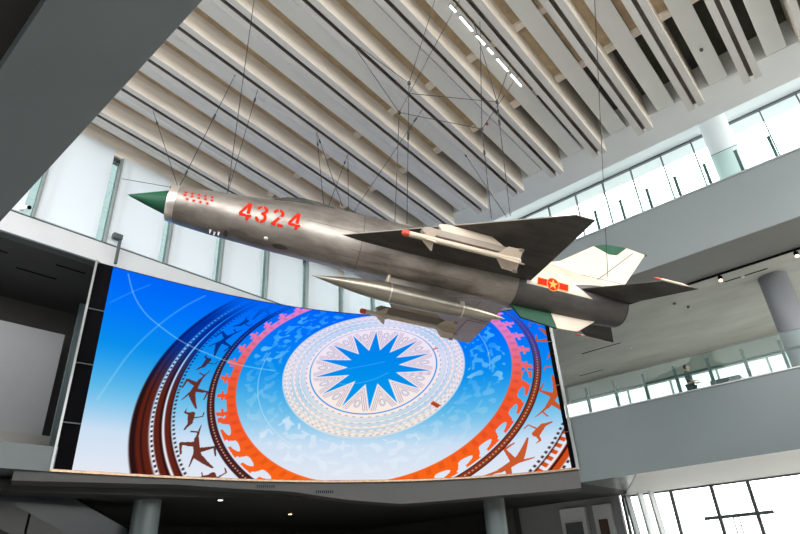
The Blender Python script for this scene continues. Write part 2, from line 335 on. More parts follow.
def paint(U, Z):
    """picture shown on the display: bronze drum face on a blue to white sky; returns display-referred RGB"""
    rng = np.random.default_rng(3)
    w = HI[2, 0]*U+HI[2, 1]*Z+HI[2, 2]
    x = (HI[0, 0]*U+HI[0, 1]*Z+HI[0, 2])/w; y = (HI[1, 0]*U+HI[1, 1]*Z+HI[1, 2])/w
    r = np.hypot(x, y); th = np.arctan2(y, x); deg = np.degrees(th)
    def sm(a, b, v): t = np.clip((v-a)/(b-a), 0, 1); return t*t*(3-2*t)
    def lerp(a, b, t): return np.asarray(a)*(1-t[..., None])+np.asarray(b)*t[..., None]
    def put(img, col, a): a = a[..., None] if a.ndim == 2 else a; return img*(1-a)+np.asarray(col)*a
    def bandm(lo, hi, e=.012): return sm(lo-e, lo+e, r)*(1-sm(hi-e, hi+e, r))
    def nz(f, s, ph=0): return .5+.25*np.sin(f*x+1.7*np.sin(f*.7*y+ph)+s)+.25*np.sin(f*1.3*y+1.9*np.sin(f*.6*x+ph*2)+s*2)
    t = (Z-Z0)/(Z1-Z0)
    key = [0, .18, .38, .6, .8, 1.0]
    cols = np.array([[228, 232, 243], [205, 224, 243], [95, 185, 233], [10, 142, 236], [0, 118, 250], [0, 100, 246]])/255.
    left = sm(9, 2, U)
    img = np.stack([np.interp(t-.06*left*0, key, cols[:, k]) for k in range(3)], -1)
    top = sm(.45, .95, t)
    # side bands of the drum (brown low, navy high)
    brown = lerp([.36, .13, .09], [.0, .20, .62], sm(.35, .75, t)); dk = lerp([.16, .07, .07], [.0, .14, .50], sm(.35, .75, t))
    right = sm(9, 11, U)
    brown = lerp(np.array([.80, .30, .10]), [0, 0, 0], 1-right)*1.0 + brown*(1-right)[..., None]
    vis = (1-sm(.80, 1.0, t)*.9)
    img = put(img, brown*1.0, bandm(3.44, 3.66, .02)*vis*(1-right))
    img = put(img, dk, bandm(3.60, 3.67, .02)*vis*(1-right)); img = put(img, dk*1.2, bandm(3.52, 3.545)*vis*(1-right))
    img = put(img, [.93, .93, .97], bandm(3.385, 3.43)*vis*.8*(1-sm(.5, .8, t)*.7)*(1-right))
    img = put(img, dk*.7, bandm(3.395, 3.42)*(np.sin(deg*4.2) > 0)*vis)
    img = put(img, brown, bandm(3.28, 3.385)*vis); img = put(img, dk, bandm(3.29, 3.315)*vis)
    img = put(img, [.93, .93, .97], bandm(3.255, 3.275)*(1-top)*vis)
    img = put(img, brown*1.05, bandm(3.17, 3.25)*vis*np.where(right > .5, (np.sin(deg*3.2) > -.2)*1., 1.)); img = put(img, dk, bandm(3.17, 3.185)*vis)
    img = put(img, dk, bandm(3.12, 3.15)*(np.sin(deg*4.2) > 0)*vis*.9)
    # flying birds band: long legged cranes and small standing birds
    shp = np.zeros_like(r)
    bc = lerp([.40, .17, .12], [.0, .18, .55], sm(.45, .75, t)); bc = bc*(1-right)[..., None]+np.array([.78, .33, .14])*right[..., None]
    def strokes(sx, sy, segs):
        m = np.zeros(sx.shape, bool)
        for (x0, y0, x1, y1, w0, w1) in segs:
            dx, dy = x1-x0, y1-y0; q = np.clip(((sx-x0)*dx+(sy-y0)*dy)/(dx*dx+dy*dy), 0, 1)
            m |= np.hypot(sx-x0-q*dx, sy-y0-q*dy) < w0+(w1-w0)*q
        return m
    crane = [(-.42, -.12, -.2, -.03, .006, .022), (-.2, -.03, .10, .03, .03, .05), (.10, .03, .42, -.06, .05, .012), (-.10, 0, -.22, .17, .045, .02), (-.22, .17, -.05, .20, .02, .012),
             (.02, 0, .10, -.20, .045, .018), (.10, -.20, .26, -.16, .018, .01), (-.3, -.07, -.36, .02, .012, .012), (.05, .05, .2, .16, .02, .008)]
    small = [(-.08, .0, .08, .02, .05, .035), (.08, .02, .17, .10, .03, .012), (-.08, .0, -.15, .09, .025, .015), (-.15, .09, -.22, .07, .012, .004), (0, -.02, .02, -.15, .014, .01), (.02, -.15, -.06, -.17, .01, .008)]
    for i, a0 in enumerate(np.arange(-180, 180, 12.0)):
        d = ((deg-a0+180) % 360)-180; s = d*math.pi/180*2.9; q = r-2.9
        shp = np.maximum(shp, strokes(s, q, crane if i % 2 == 0 else small)*(np.abs(s) < .5))
    img = put(img, bc, shp*vis*.95)
    # chain ring
    ringc = lerp([.30, .13, .12], [.0, .15, .55], sm(.45, .8, t)); ringc = ringc*(1-right)[..., None]+(lerp([.55, .22, .10], [.25, .25, .62], sm(.45, .8, t)))*right[..., None]
    img = put(img, ringc, bandm(2.585, 2.69, .01)*(1-.75*sm(.86, 1, t)))
    img = put(img, [.10, .08, .16], (bandm(2.585, 2.60, .006)+bandm(2.675, 2.69, .006))*.8*(1-top))
    img = put(img, [.9, .75, .65], bandm(2.630, 2.648, .006)*(np.sin(deg*5) > .1)*(1-top*.7)*.8)
    # orange procession ring with toothed silhouettes
    oc = lerp([.98, .40, .10], [.95, .34, .17], sm(.0, .35, t)); oc = oc*(1-sm(.42, .9, t))[..., None]+np.array([.88, .50, .78])*sm(.42, .9, t)[..., None]
    per = 9.0; ph = ((deg+3*np.sin(r*20)*.15) % per)/per; s = (ph-.5)
    teeth = ((np.abs(s) < .10) | ((np.abs(s+.02) < .27) & (np.abs(r-2.475) < .018)) | ((np.abs(s-.1) < .15) & (r < 2.44)))*(r > 2.38)*(r < 2.56-.03*np.cos(deg*.35))
    legs = ((np.abs(s+.18) < .11+.03*np.sin(r*40)) | (np.abs(s-.2) < .09))*(r > 2.38)*(r < 2.50)
    lowp = sm(-110, -95, deg)*0+((deg < -25) & (deg > -165))
    tt = np.where(lowp, np.maximum(legs, (np.abs(s) < .3)*(r > 2.50)*(r < 2.555))*1., teeth*1.)
    hole = (np.hypot((np.mod(deg+1.5*np.sin(r*30), 8.2)/8.2-.5)/.33, (r-2.475)/.052) < 1) | (np.hypot((np.mod(deg+1.2, 8.2)/8.2-.5)/.20, (r-2.54)/.03) < 1)
    tt = np.where(lowp, ((r > 2.38) & (r < 2.56) & ~hole)*1., teeth*1.)
    img = put(img, oc, np.maximum(bandm(2.27, 2.41, .008), tt))
    img = put(img, oc*np.array([.80, .72, .7]), bandm(2.30, 2.39)*(np.sin(deg*1.4+8*r) > .35)*.35)
    # pale ghost figures between disc and procession
    def blob(f1, f2, p):
        g = np.sin(f1*deg+2.2*np.sin(f2*r+p)+p)+np.sin(f2*r*1.3+1.8*np.sin(f1*.6*deg+p*2))+.7*np.sin(f1*1.9*deg-f2*.8*r+p*3)
        return sm(.35, .75, g)
    fig = np.zeros_like(r)
    for (rc, rw, p) in ((1.77, .15, 0), (2.05, .11, 1.3)):
        inb = 1-sm(rw*.85, rw, np.abs(r-rc-.03*np.sin(deg*.9+p)))
        fig = np.maximum(fig, blob(.62, 17, p)*inb); fig = np.maximum(fig, (np.abs(r-rc+rw*.6) < .02)*(np.sin(deg*.55+p) > .1)*.8)
    seg = .35+.65*(np.sin(th*3+1.2) > -.35)
    img = put(img, lerp([.90, .94, .98], [.38, .78, .99], sm(.45, .85, t)), fig*(.30+.40*nz(9, 1))*seg*(1-sm(.93, 1, t)*.5))
    img = put(img, [.85, .93, .98], bandm(1.93, 1.945, .006)*.5*(np.sin(th*2+.5) > -.3))
    # white centre disc
    disc = 1-sm(1.535, 1.555, r)
    dc = lerp([.99, .93, .88], [.95, .90, .96], sm(.25, .8, t))
    img = put(img, dc, disc)
    for rr0, wd, al in ((1.53, .008, .5), (1.49, .006, .35), (1.44, .012, .35), (1.385, .02, .45), (1.30, .03, .45), (1.235, .012, .5), (1.19, .03, .35)):
        img = put(img, [.30, .68, .95], bandm(rr0-wd, rr0+wd, .008)*al*(.45+.55*nz(3.2, 2)))
    for rr0, n_, c_ in ((1.505, 90, [.45, .50, .62]), (1.465, 80, [.85, .60, .45]), (1.415, 70, [.55, .55, .65]), (1.34, 64, [.90, .62, .48]), (1.27, 60, [.6, .6, .7]), (1.15, 60, [.40, .45, .6])):
        img = put(img, c_, bandm(rr0-.008, rr0+.008, .006)*(np.sin(th*n_) > .2)*.55)
    img = put(img, [.05, .52, .90], bandm(1.075, 1.095, .007)*(.35+.65*sm(1., -.4, y)))
    # rays between the star points: nested chevrons
    off = math.radians(90)+.195*1.0
    phs = ((th-(math.pi/2-(-.195)*-1)) )
    seg14 = 2*math.pi/14
    a14 = np.mod(th-OFF+seg14/2, seg14)-seg14/2            # angle from the nearest star tip
    ri = .44; ha = seg14/2
    # star edge: line from the tip (1, 0) to the notch (ri at +-ha)
    px, py = r*np.cos(np.abs(a14)), r*np.sin(np.abs(a14))
    nx, ny = ri*math.cos(ha), ri*math.sin(ha)
    side = (px-1)*(ny-0)-(py-0)*(nx-1)                      # >0 outside
    L = math.hypot(nx-1, ny); dist = side/L
    star = 1-sm(-.004, .006, -dist*-1*-1) if False else (dist < 0)*1.
    star = np.where(r < 1.0, sm(.006, -.006, dist), 0)
    for dd in (.035, .065, .095):
        img = put(img, [.55, .50, .62], ((np.abs(np.abs(dist)-dd) < .007)*(r < 1.03)*(r > .5)*(dist > 0))*.55)
    ph7 = np.abs(a14)-ha
    img = put(img, [.55, .62, .75], (np.hypot((r-.88)/.09, ph7*.88/.055) < 1)*(np.hypot((r-.88)/.05, ph7*.88/.022) > 1)*(r < 1.03)*.45)
    img = put(img, lerp([.02, .60, .92], [.0, .52, .93], sm(.4, .8, t)), star)
    img = put(img, [.70, .28, .14], (np.hypot((r-1.425)/1., 0) < .075)*(np.abs(deg+56) < 1.5))
    img = put(img, [.80, .42, .42], (np.abs(r-1.13) < .05)*(np.abs(deg-6) < 1.1)*.8)
    # soft bright arcs crossing the picture
    def arc(P, wd, al):
        nonlocal img
        P = np.array(P)
        for _ in range(3):
            Q = [P[0]]
            for a, b in zip(P[:-1], P[1:]): Q += [a*.75+b*.25, a*.25+b*.75]
            P = np.array(Q+[P[-1]])
        wd *= .6; al *= .75; dm = np.full(U.shape, 9.)
        for (a, b) in zip(P[:-1], P[1:]):
            d = b-a; tt_ = np.clip(((U-a[0])*d[0]+(Z-a[1])*d[1])/(d@d), 0, 1)
            dm = np.minimum(dm, np.hypot(U-a[0]-tt_*d[0], Z-a[1]-tt_*d[1]))
        img = put(img, [.75, .92, 1.], np.exp(-(dm/wd)**2)*al)
    arc([[1.07, 9.2], [1.34, 8.5], [1.79, 7.97], [2.25, 7.69], [2.95, 7.31], [3.71, 7.07], [4.59, 6.86], [5.23, 6.76], [6.38, 6.73]], .035, .65)
    arc([[.87, 5.04], [1.16, 5.74], [1.54, 6.63], [2.25, 7.69], [3.03, 8.56], [3.67, 9.09]], .045, .4)
    arc([[.7, 8.08], [1.23, 8.57], [1.8, 9.02]], .04, .25)
    arc([[8.4, 6.5], [9.01, 6.42], [9.98, 6.6], [10.7, 6.95]], .02, .5)
    arc([[8.7, 6.95], [9.6, 7.15], [10.6, 7.4]], .02, .4)
    return np.clip(img, 0, 1)
OFF = math.radians(90)-.195
# tip i of the star lies at 90 - i*25.7 deg, turned by the fitted offset
def s2l(c): return np.where(c <= .04045, c/12.92, ((c+.055)/1.055)**2.4)

disp = thing('led_display', 'huge curved video wall showing a bronze drum face on blue', 'screen', (*curve(50), 3.0))
nu, nz_ = 1000, 380
us = np.linspace(U0, U1, nu); zs = np.linspace(Z0, Z1, nz_)
UU, ZZ = np.meshgrid(us, zs)
rgb = s2l(paint(UU, ZZ))
aa = np.interp(us, SS, A); rq = ((pc[0]*aa+pc[1])*aa+pc[2])*aa+pc[3]-.03
xs, ys = rq*np.cos(np.radians(aa)), rq*np.sin(np.radians(aa))
base = np.array(disp.location)
V = np.stack([np.broadcast_to(xs, UU.shape), np.broadcast_to(ys, UU.shape), ZZ], -1).reshape(-1, 3)-base
idx = np.arange(nu*nz_).reshape(nz_, nu)
F = np.stack([idx[:-1, :-1], idx[:-1, 1:], idx[1:, 1:], idx[1:, :-1]], -1).reshape(-1, 4)
me = bpy.data.meshes.new('screen_face'); me.vertices.add(len(V)); me.vertices.foreach_set('co', V.ravel().astype(np.float32))
me.loops.add(F.size); me.loops.foreach_set('vertex_index', F.ravel().astype(np.int32))
me.polygons.add(len(F)); me.polygons.foreach_set('loop_start', np.arange(0, F.size, 4, dtype=np.int32))
me.polygons.foreach_set('loop_total', np.full(len(F), 4, dtype=np.int32))
me.update(calc_edges=True)
ca = me.color_attributes.new('picture', 'FLOAT_COLOR', 'POINT')
ca.data.foreach_set('color', np.concatenate([rgb.reshape(-1, 3), np.ones((len(V), 1))], 1).ravel().astype(np.float32))
mm = bpy.data.materials.new('lit_display'); mm.use_nodes = True; nt = mm.node_tree; nt.nodes.clear()
o_ = nt.nodes.new('ShaderNodeOutputMaterial'); e_ = nt.nodes.new('ShaderNodeEmission'); at = nt.nodes.new('ShaderNodeAttribute')
at.attribute_name = 'picture'; e_.inputs[1].default_value = 1.0
nt.links.new(at.outputs['Color'], e_.inputs[0]); nt.links.new(e_.outputs[0], o_.inputs[0]); me.materials.append(mm)
so = bpy.data.objects.new('screen_face', me); C.objects.link(so); so.parent = disp
so['label'] = 'glowing display surface with a star centred drum'
azL, azR = az_of(U0), az_of(U1)
build('housing', strip(71.0, 24.75, 60, .02, .30, 3.0, 9.36), M['black'], disp)
build('left_rail', strip(71.05, 70.85, 2, -.10, .15, 3.0, 9.37), M['alu'], disp)['label'] = 'silver upright edge rail'
build('right_rail', strip(24.72, 24.45, 2, -.10, .02, 3.0, 9.37), M['alu'], disp)
for zz in np.arange(4.3, 9.2, 1.72):
    build('rung', strip(70.85, azL, 2, -.03, .0, zz, zz+.03), M['steel'], disp)
    build('rung', strip(azR, 24.72, 2, -.03, .0, zz, zz+.03), M['steel'], disp)
build('bottom_trim', strip(71.0, 24.6, 60, -.12, .05, 3.0, 3.06), M['copper'], disp)['label'] = 'warm metal ledge'

# ------------------------------------------------------------------ the jet fighter
JR = Matrix(((0.8341111377, 0.5333945253, 0.1405307450), (-0.5278920876, 0.8458085267, -0.0770576419), (-0.1599642267, -0.0099104310, 0.9870730619)))
JT = Vector((5.260225, 11.339365, 8.195248))
def rig(o): o.matrix_world = Matrix.Translation(JT) @ JR.to_4x4(); return o
jet = rig(thing('fighter_jet', 'silver delta wing jet fighter numbered 4324 hanging on cables from the beams', 'aircraft', JT, local=True))
xp = [-.02, .0, .3, 1, 2.5, 4.5, 9.5, 11, 12.34]; rp_ = [.425, .44, .475, .53, .60, .63, .62, .58, .49]
ax_ = [0, .8, 1.5, 2.3, 2.9, 4, 5.8, 8, 10, 12.34]; am_ = [0, 0, .05, .13, .22, .30, .34, .32, .26, .03]
def frad(x, th):
    return float(np.interp(x, xp, rp_))+float(np.interp(x, ax_, am_))*math.exp(-((th-90)/42.)**2)
def fpt(x, th, d=0.):                # th in degrees: 0 = port side, 90 = top
    r = frad(x, th)+d; t = math.radians(th); return (x, -r*math.cos(t), r*math.sin(t))
fm = MB(); N = 64
XE = 12.05
xsf = [0, .02, .06, .15, .3, .6, 1, 1.5, 2, 2.3, 2.6, 2.9, 3.2, 3.6, 4, 4.5, 5.2, 5.8, 6.5, 7.2, 8, 8.8, 9.5, 10, 10.5, 11, 11.3, 11.6, 11.9, XE]
def fring(x, s=1.): return [tuple([x]+[c*s for c in fpt(x, -90+360*k/N)[1:]]) for k in range(N)]
rings = [[(x_, y*.80, z*.80) for x_, y, z in fring(.9)], [(x_, y*.90, z*.90) for x_, y, z in fring(.3)], [(0.02, y*.95, z*.95) for _, y, z in fring(.0)]]
rings += [fring(x) for x in xsf]
rings += [[(XE, y*.93, z*.93) for _, y, z in fring(12.34)], [(11.4, y*.85, z*.85) for _, y, z in fring(12.34)]]
fm.loft(rings[:3+xsf.index(8.8)+1], cap=False)
fus = build('fuselage', fm, M['jet'], jet, smooth=True)
fm = MB(); fm.loft(rings[3+xsf.index(8.8):], cap=False)
build('rear_fuselage', fm, M['jetrear'], jet, smooth=True)['label'] = 'dark tail section, heat stained with wing shadow painted in'  # darker than the front: heat stain plus the wing's shadow in the colour
build('intake_lip', MB().loft([[(x, y*s, z*s) for _, y, z in fring(0)] for x, s in ((.05, .96), (-.015, .965), (-.03, .985), (-.015, 1.006), (.16, 1.045), (.17, 1.0))], cap=False), M['lip'], fus, smooth=True, offset=(0, 0, 0))
build('exhaust_nozzle', MB().lathe([(XE-.04, .475), (XE+.06, .475), (XE+.08, .445), (XE+.06, .41), (XE-.3, .36), (XE-.7, .1)], (0, 0, 0), 40), M['nozzle'], fus, smooth=True, offset=(0, 0, 0))
build('nose_cone', MB().loft([[(x, r*math.cos(2*math.pi*k/40), zc+r*math.sin(2*math.pi*k/40)) for k in range(40)] for x, r, zc in
      ((-.97, .004, -.05), (-.9, .03, -.048), (-.5, .165, -.03), (0, .325, 0), (.15, .35, 0), (.7, .33, 0))]), M['jetgreen'], jet, smooth=True)['label'] = 'dark green pointed nose cone'
# canopy
cmb = MB(); rg = []
for x, w, h in ((2.15, .04, .0), (2.35, .20, .10), (2.6, .27, .17), (3.0, .30, .20), (3.4, .29, .17), (3.8, .24, .08), (4.0, .1, .0)):
    z0 = frad(x, 90)-.12; rg.append([(x, w*math.cos(math.pi*k/12), z0+(h+.12)*math.sin(math.pi*k/12)) for k in range(13)])
cmb.loft(rg); build('canopy', cmb, M['canopy'], jet, smooth=True)
# seams: thin dark hoops standing a hair proud of the skin
for i, x in enumerate((4.6, 8.80)):
    build('panel_seam', MB().loft([[fpt(x+dx, -90+360*k/N, .003) for k in range(N)] for dx in (0, .012)], cap=False), M['seam'], fus, fix=False, offset=(0, 0, 0))
def strake(x0, x1, t0, t1, w=.012):
    n = 30; return MB().loft([[fpt(x0+(x1-x0)*i/n, t0+(t1-t0)*i/n+s*w*55, .004) for s in (-.5, .5)] for i in range(n+1)], cap=False)
build('panel_seam', strake(3.2, 5.6, 4, 2, .018), M['seam'], fus, fix=False, offset=(0, 0, 0))
build('panel_seam', strake(9.1, 11.9, -22, -20, .014), M['seam'], fus, fix=False, offset=(0, 0, 0))
# paler rear flank under the fin, lit top put into its colour (both sides)
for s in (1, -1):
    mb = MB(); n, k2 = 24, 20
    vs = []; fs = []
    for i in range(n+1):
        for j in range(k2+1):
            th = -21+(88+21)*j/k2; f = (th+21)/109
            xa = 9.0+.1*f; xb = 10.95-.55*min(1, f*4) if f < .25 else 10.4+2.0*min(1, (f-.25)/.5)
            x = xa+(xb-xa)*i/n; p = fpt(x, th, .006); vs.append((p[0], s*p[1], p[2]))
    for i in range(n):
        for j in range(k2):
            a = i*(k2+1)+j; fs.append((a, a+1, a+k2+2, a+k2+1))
    mb.add(vs, fs); build('lit_rear_flank', mb, M['jetlight'], fus, smooth=True, offset=(0, 0, 0))['label'] = 'pale flank with overhead light painted in'

# wings
def slab_wing(pts_root, pts_tip, z0, z1, t0, t1, sgn, nch=14, nsp=10):
    rings = []
    for j in range(nsp+1):
        f = j/nsp; ya = pts_root[2]+(pts_tip[2]-pts_root[2])*f; xl = pts_root[0]+(pts_tip[0]-pts_root[0])*f; xt = pts_root[1]+(pts_tip[1]-pts_root[1])*f
        z = z0+(z1-z0)*f; t = t0+(t1-t0)*f; up = []; dn = []
        for i in range(nch+1):
            c = i/nch; h = t*1.9*math.sqrt(max(c, 0))*(1-c)**.9*.65+.006
            up.append((xl+(xt-xl)*c, sgn*ya, z+h)); dn.append((xl+(xt-xl)*c, sgn*ya, z-h))
        rings.append(up+dn[::-1])
    return MB().loft(rings)
def outline_wing(poly_fn): pass
XT = 9.12
wings = {}
for s, nm in ((-1, 'port'), (1, 'starboard')):
    w_ = build('wing', slab_wing((3.95, XT, .5), (8.66, XT, 3.577), -.12, -.20, .13, .02, s), M['jetdark' if s < 0 else 'jetmid'], jet, smooth=True)  # starboard skin is paler: glow of the screen put into its colour
    w_['label'] = nm+' delta wing'; wings[s] = w_
    le = MB(); le.tube([(4.02+i*(8.66-4.02)/8, s*(.55+i*(3.585-.55)/8), -.12-.08*i/8) for i in range(9)], .013, 6)
    build('leading_edge', le, M['lip'], w_, offset=(0, 0, 0))['label'] = 'bright leading edge'
    # flap and aileron gaps, wheel door outlines
    gp = MB()
    for (a, b) in (((8.35, .75), (8.35, 1.95)), ((8.35, 1.95), (9.1, 1.95)), ((8.45, 2.1), (8.45, 3.3)), ((8.45, 2.1), (9.1, 2.1)), ((6.2, .75), (7.3, .75)), ((7.3, .75), (7.3, 1.7)), ((7.3, 1.7), (6.5, 1.6))):
        z = lambda y: -.12-.026*(y-.5)-.10*(1-(y/3.6))-.012
        gp.tube([(a[0], s*a[1], z(a[1])), (b[0], s*b[1], z(b[1]))], .008, 4)
    build('hinge_line', gp, M['seam'], w_, offset=(0, 0, 0))
    fe = slab_wing((7.9, 8.9, 0), (8.1, 8.9, .05), 0, 0, .012, .01, 1, 6, 2)
    fe.v = [(x, s*2.75+z, -.14+y) for x, y, z in fe.v]
    build('wing_fence', fe, M['jetdark'], w_, offset=(0, 0, 0))
    # pylon
    py = MB(); out = [(6.05, -.24), (6.25, -.18), (7.35, -.20), (7.70, -.42), (6.15, -.42)]
    py.prism([(x, s*2.08-.035, z) for x, z in out], [(x, s*2.08+.035, z) for x, z in out])
    build('pylon', py, M['missile'], w_, bevel=.008, offset=(0, 0, 0))['label'] = 'cream pylon under the wing'
    # tailplane
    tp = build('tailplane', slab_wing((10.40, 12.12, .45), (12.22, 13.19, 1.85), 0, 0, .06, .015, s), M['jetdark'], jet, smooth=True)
    build('tip_weight', MB().lathe([(11.87, .003), (11.98, .022), (12.2, .034), (12.7, .034), (12.95, .004)], (0, s*1.86, 0), 12), M['missile'], tp, smooth=True, offset=(0, 0, 0))
    build('tip_cap', MB().lathe([(11.85, .003), (11.93, .02), (12.05, .030)], (0, s*1.86, 0), 12), M['capred'], tp, smooth=True, offset=(0, 0, 0))

# fin
def plate(poly, t, y=0.):
    return MB().prism([(x, y-t, z) for x, z in poly], [(x, y+t, z) for x, z in poly])
finp = [(8.2, .55), (9.35, .74), (10.36, 1.15), (11.48, 1.96), (11.97, 1.80), (12.24, 1.84), (12.61, 2.20), (13.24, 2.12), (12.38, .84), (12.0, .45), (9, .4)]
fin = build('tail_fin', plate(finp, .045), M['jetlight'], jet, bevel=.02)
fin['label'] = 'pale swept tail fin'
build('fin_tip', plate([(11.48, 1.96), (11.9, 2.13), (12.61, 2.20), (12.24, 1.84), (11.97, 1.80)], .044), M['jetgreen'], fin, bevel=.01, offset=(0, 0, 0))['label'] = 'green fin tip'
build('tip_fairing', MB().lathe([(12.55, .03), (12.9, .035), (13.28, .028), (13.34, .004)], (0, 0, 2.13), 10), M['jetgreen'], fin, smooth=True, offset=(0, 0, 0))
for s in (-1, 1):
    build('rudder_line', MB().tube([(12.80, s*.048, 2.05), (11.50, s*.048, .80)], .011, 5), M['seam'], fin, offset=(0, 0, 0))
    build('fin_seam', MB().tube([(9.3, s*.048, .80), (12.3, s*.048, .86)], .007, 5), M['seam'], fin, offset=(0, 0, 0))
# brake chute bullet under the fin
build('chute_housing', MB().lathe([(11.3, .04), (11.6, .12), (12.0, .13), (12.2, .10), (12.3, .02)], (0, 0, .60), 20), M['jetlight'], jet, smooth=True)
# ventral fin
vf = build('ventral_fin', plate([(8.75, -.55), (9.1, -.93), (10.15, -1.02), (9.97, -.55)], .03), M['jetgreen'], jet, bevel=.01)
vf['label'] = 'green front half of the belly fin'
build('ventral_fin', plate([(9.97, -.55), (10.15, -1.02), (10.75, -.98), (11.35, -.52)], .03), M['jetlight'], jet, bevel=.01)['label'] = 'pale rear half of the belly fin'
# centreline pylon
build('pylon', plate([(5.45, -.55), (5.40, -.822), (7.2, -.822), (8.2, -.55)], .05), M['jet'], jet, bevel=.01)
build('pylon', MB().tube([(5.5, -.07, -.55), (5.48, -.07, -.83)], .035, 8), M['missile'], jet)['label'] = 'pale brace post'
# under-nose probes, hatch and small blister
for x, y in ((1.06, -.10), (1.16, -.06), (1.26, -.1)):
    build('blade_antenna', MB().prism([(x-.03, y, -.50), (x+.04, y, -.50), (x+.04, y+.01, -.50), (x-.03, y+.01, -.50)], [(x, y, -.64), (x+.02, y, -.64), (x+.02, y+.01, -.64), (x, y+.01, -.64)]), M['jetmid'], jet)
def disc_decal(x0, t0, rx, rt, d=.004, n=20, sgn=1):
    vs = [fpt(x0, t0, d)]+[fpt(x0+rx*math.cos(2*math.pi*k/n), t0+rt*math.sin(2*math.pi*k/n), d) for k in range(n)]
    return MB().add([(a, sgn*b, c) for a, b, c in vs], [(0, 1+k, 1+(k+1) % n) for k in range(n)])
build('gun_port', disc_decal(2.72, -76, .19, 8), M['seam'], fus, fix=False, offset=(0, 0, 0))
build('gun_port', disc_decal(1.42, -80, .05, 12), M['seam'], fus, fix=False, offset=(0, 0, 0))
bl = MB(); c0 = Vector(fpt(2.36, -62, .0))
bl.loft([[tuple(c0+Vector((.055*math.cos(a)*math.cos(2*math.pi*k/12), .055*math.cos(a)*math.sin(2*math.pi*k/12), -.05*math.sin(a)))) for k in range(12)] for a in (-.4, 0, .4, .8, 1.2, 1.5)])
build('landing_lamp', bl, M['lip'], fus, smooth=True, offset=(0, 0, 0))
for x0, x1, t0 in ((4.0, 5.2, -58), (4.4, 5.6, -40), (6.0, 7.6, -50), (9.6, 10.4, -52), (2.9, 3.9, -70)):
    build('access_panel', strake(x0, x1, t0, t0), M['seam'], fus, fix=False, offset=(0, 0, 0))
mb = MB(); n = 14
mb.loft([[fpt(5.3+1.6*i/n, t, .035*math.sin(math.pi*min(1, i/n*1.2+.05)) if i < n else .0) for t in (-72, -66, -60, -54)] for i in range(n+1)], cap=False)
build('air_brake', mb, M['jet'], fus, smooth=True, offset=(0, 0, 0))
0 and build('cannon_fairing', MB().lathe([(3.2, .01), (3.3, .05), (4.6, .06), (5.2, .02)], (0, -.30, -.55), 12), M['jetdark'], jet, smooth=True)

# markings wrapped on the skin, cell by cell
def wrap(name, cells, x0, t0, size, mats, label, d=.006):
    """cells: dict (i, j)->material slot; x runs aft, rows run up"""
    mb = MB(); r0 = frad(x0, t0); k = math.degrees(size/r0)
    for (i, j), mi in cells.items():
        vs = [fpt(x0+(i+a)*size, t0+(j+b)*k, d) for a, b in ((0, 0), (1, 0), (1, 1), (0, 1))]
        mb.add(vs, [(0, 1, 2, 3)], mi)
    o = build(name, mb, mats, fus, fix=False, offset=(0, 0, 0)); o['label'] = label; return o
def segd(px, py, a, b):
    dx, dy = b[0]-a[0], b[1]-a[1]; t = max(0, min(1, ((px-a[0])*dx+(py-a[1])*dy)/(dx*dx+dy*dy+1e-9))); return math.hypot(px-a[0]-t*dx, py-a[1]-t*dy)
def arc_pts(cx, cy, rx, ry, a0, a1, n=14): return [(cx+rx*math.cos(math.radians(a0+(a1-a0)*i/n)), cy+ry*math.sin(math.radians(a0+(a1-a0)*i/n))) for i in range(n+1)]
DIG = {'4': ([[(.40, .93), (.08, .30)], [(.10, .25), (.58, .25)], [(.46, .93), (.46, .06)]], [(.30, .40, .28, .22), (.0, .66, -.99, -.99), (.36, .56, .30, .36)]),
       '3': ([arc_pts(.28, .72, .21, .20, 160, -80), arc_pts(.28, .29, .22, .22, 80, -160)], [(-1, .20, .44, .62), (.23, .31, .86, 1.1), (.23, .31, -.1, .14)]),
       '2': ([arc_pts(.28, .70, .21, .22, 165, -25), [(.47, .60), (.10, .10)], [(.08, .08), (.56, .08)]], [(.23, .31, .86, 1.1), (.24, .32, -.1, .17), (.36, .60, .46, .54)])}
cell = .0115; H_ = .46
for di, ch in enumerate('4324'):
    strokes, gaps = DIG[ch]; cells = {}
    nx_, ny_ = int(.64*H_/cell)+2, int(H_/cell)+1
    for i in range(nx_):
        for j in range(ny_):
            v = (j+.5)*cell/H_; u = (i+.5)*cell/H_+.10*(0.5-v)*-1*0
            if any(segd(u, v, a, b) < .078 for st in strokes for a, b in zip(st[:-1], st[1:])) and 0 <= v <= 1:
                if not any(g[0] < u < g[1] and g[2] < v < g[3] for g in gaps): cells[(i, j)] = 0
    wrap('number', cells, 1.62+.385*di, -31+1.5*di, cell, [M['red']], 'red stencilled digit '+ch)
def star_in(x, y, r):
    a = math.atan2(x, y); q = math.hypot(x, y)
    a = abs((a+math.pi/5) % (2*math.pi/5)-math.pi/5); ri = .40
    px, py = q*math.cos(a)/r, q*math.sin(a)/r; nx, ny = ri*math.cos(math.pi/5), ri*math.sin(math.pi/5)
    return (px-1)*ny-py*(nx-1) < 0
for row, (t0, xs_) in enumerate(((9.5, (.34, .49, .64, .79, .94)), (-.5, (.34, .50, .66, .81, .96)), (-11.5, (.42, .57, .72, .88)))):
    for x in xs_:
        n = 9; cells = {(i, j): 0 for i in range(-n, n) for j in range(-n, n) if star_in((i+.5)*.0062, (j+.5)*.0062, .052)}
        wrap('kill_star', cells, x, t0, .0062, [M['red']], 'small red star')
cells = {}; cs = .011
for i in range(-44, 45):
    for j in range(-20, 21):
        x, y = (i+.5)*cs, (j+.5)*cs; rr = math.hypot(x, y); c = None
        if abs(x) < .46 and abs(y) < .115: c = 1
        if abs(x) < .44 and abs(y) < .092: c = 0
        if rr < .185: c = 1
        if rr < .165: c = 0
        if rr < .155 and star_in(x, y, .15): c = 1
        if c is not None: cells[(i, j)] = c
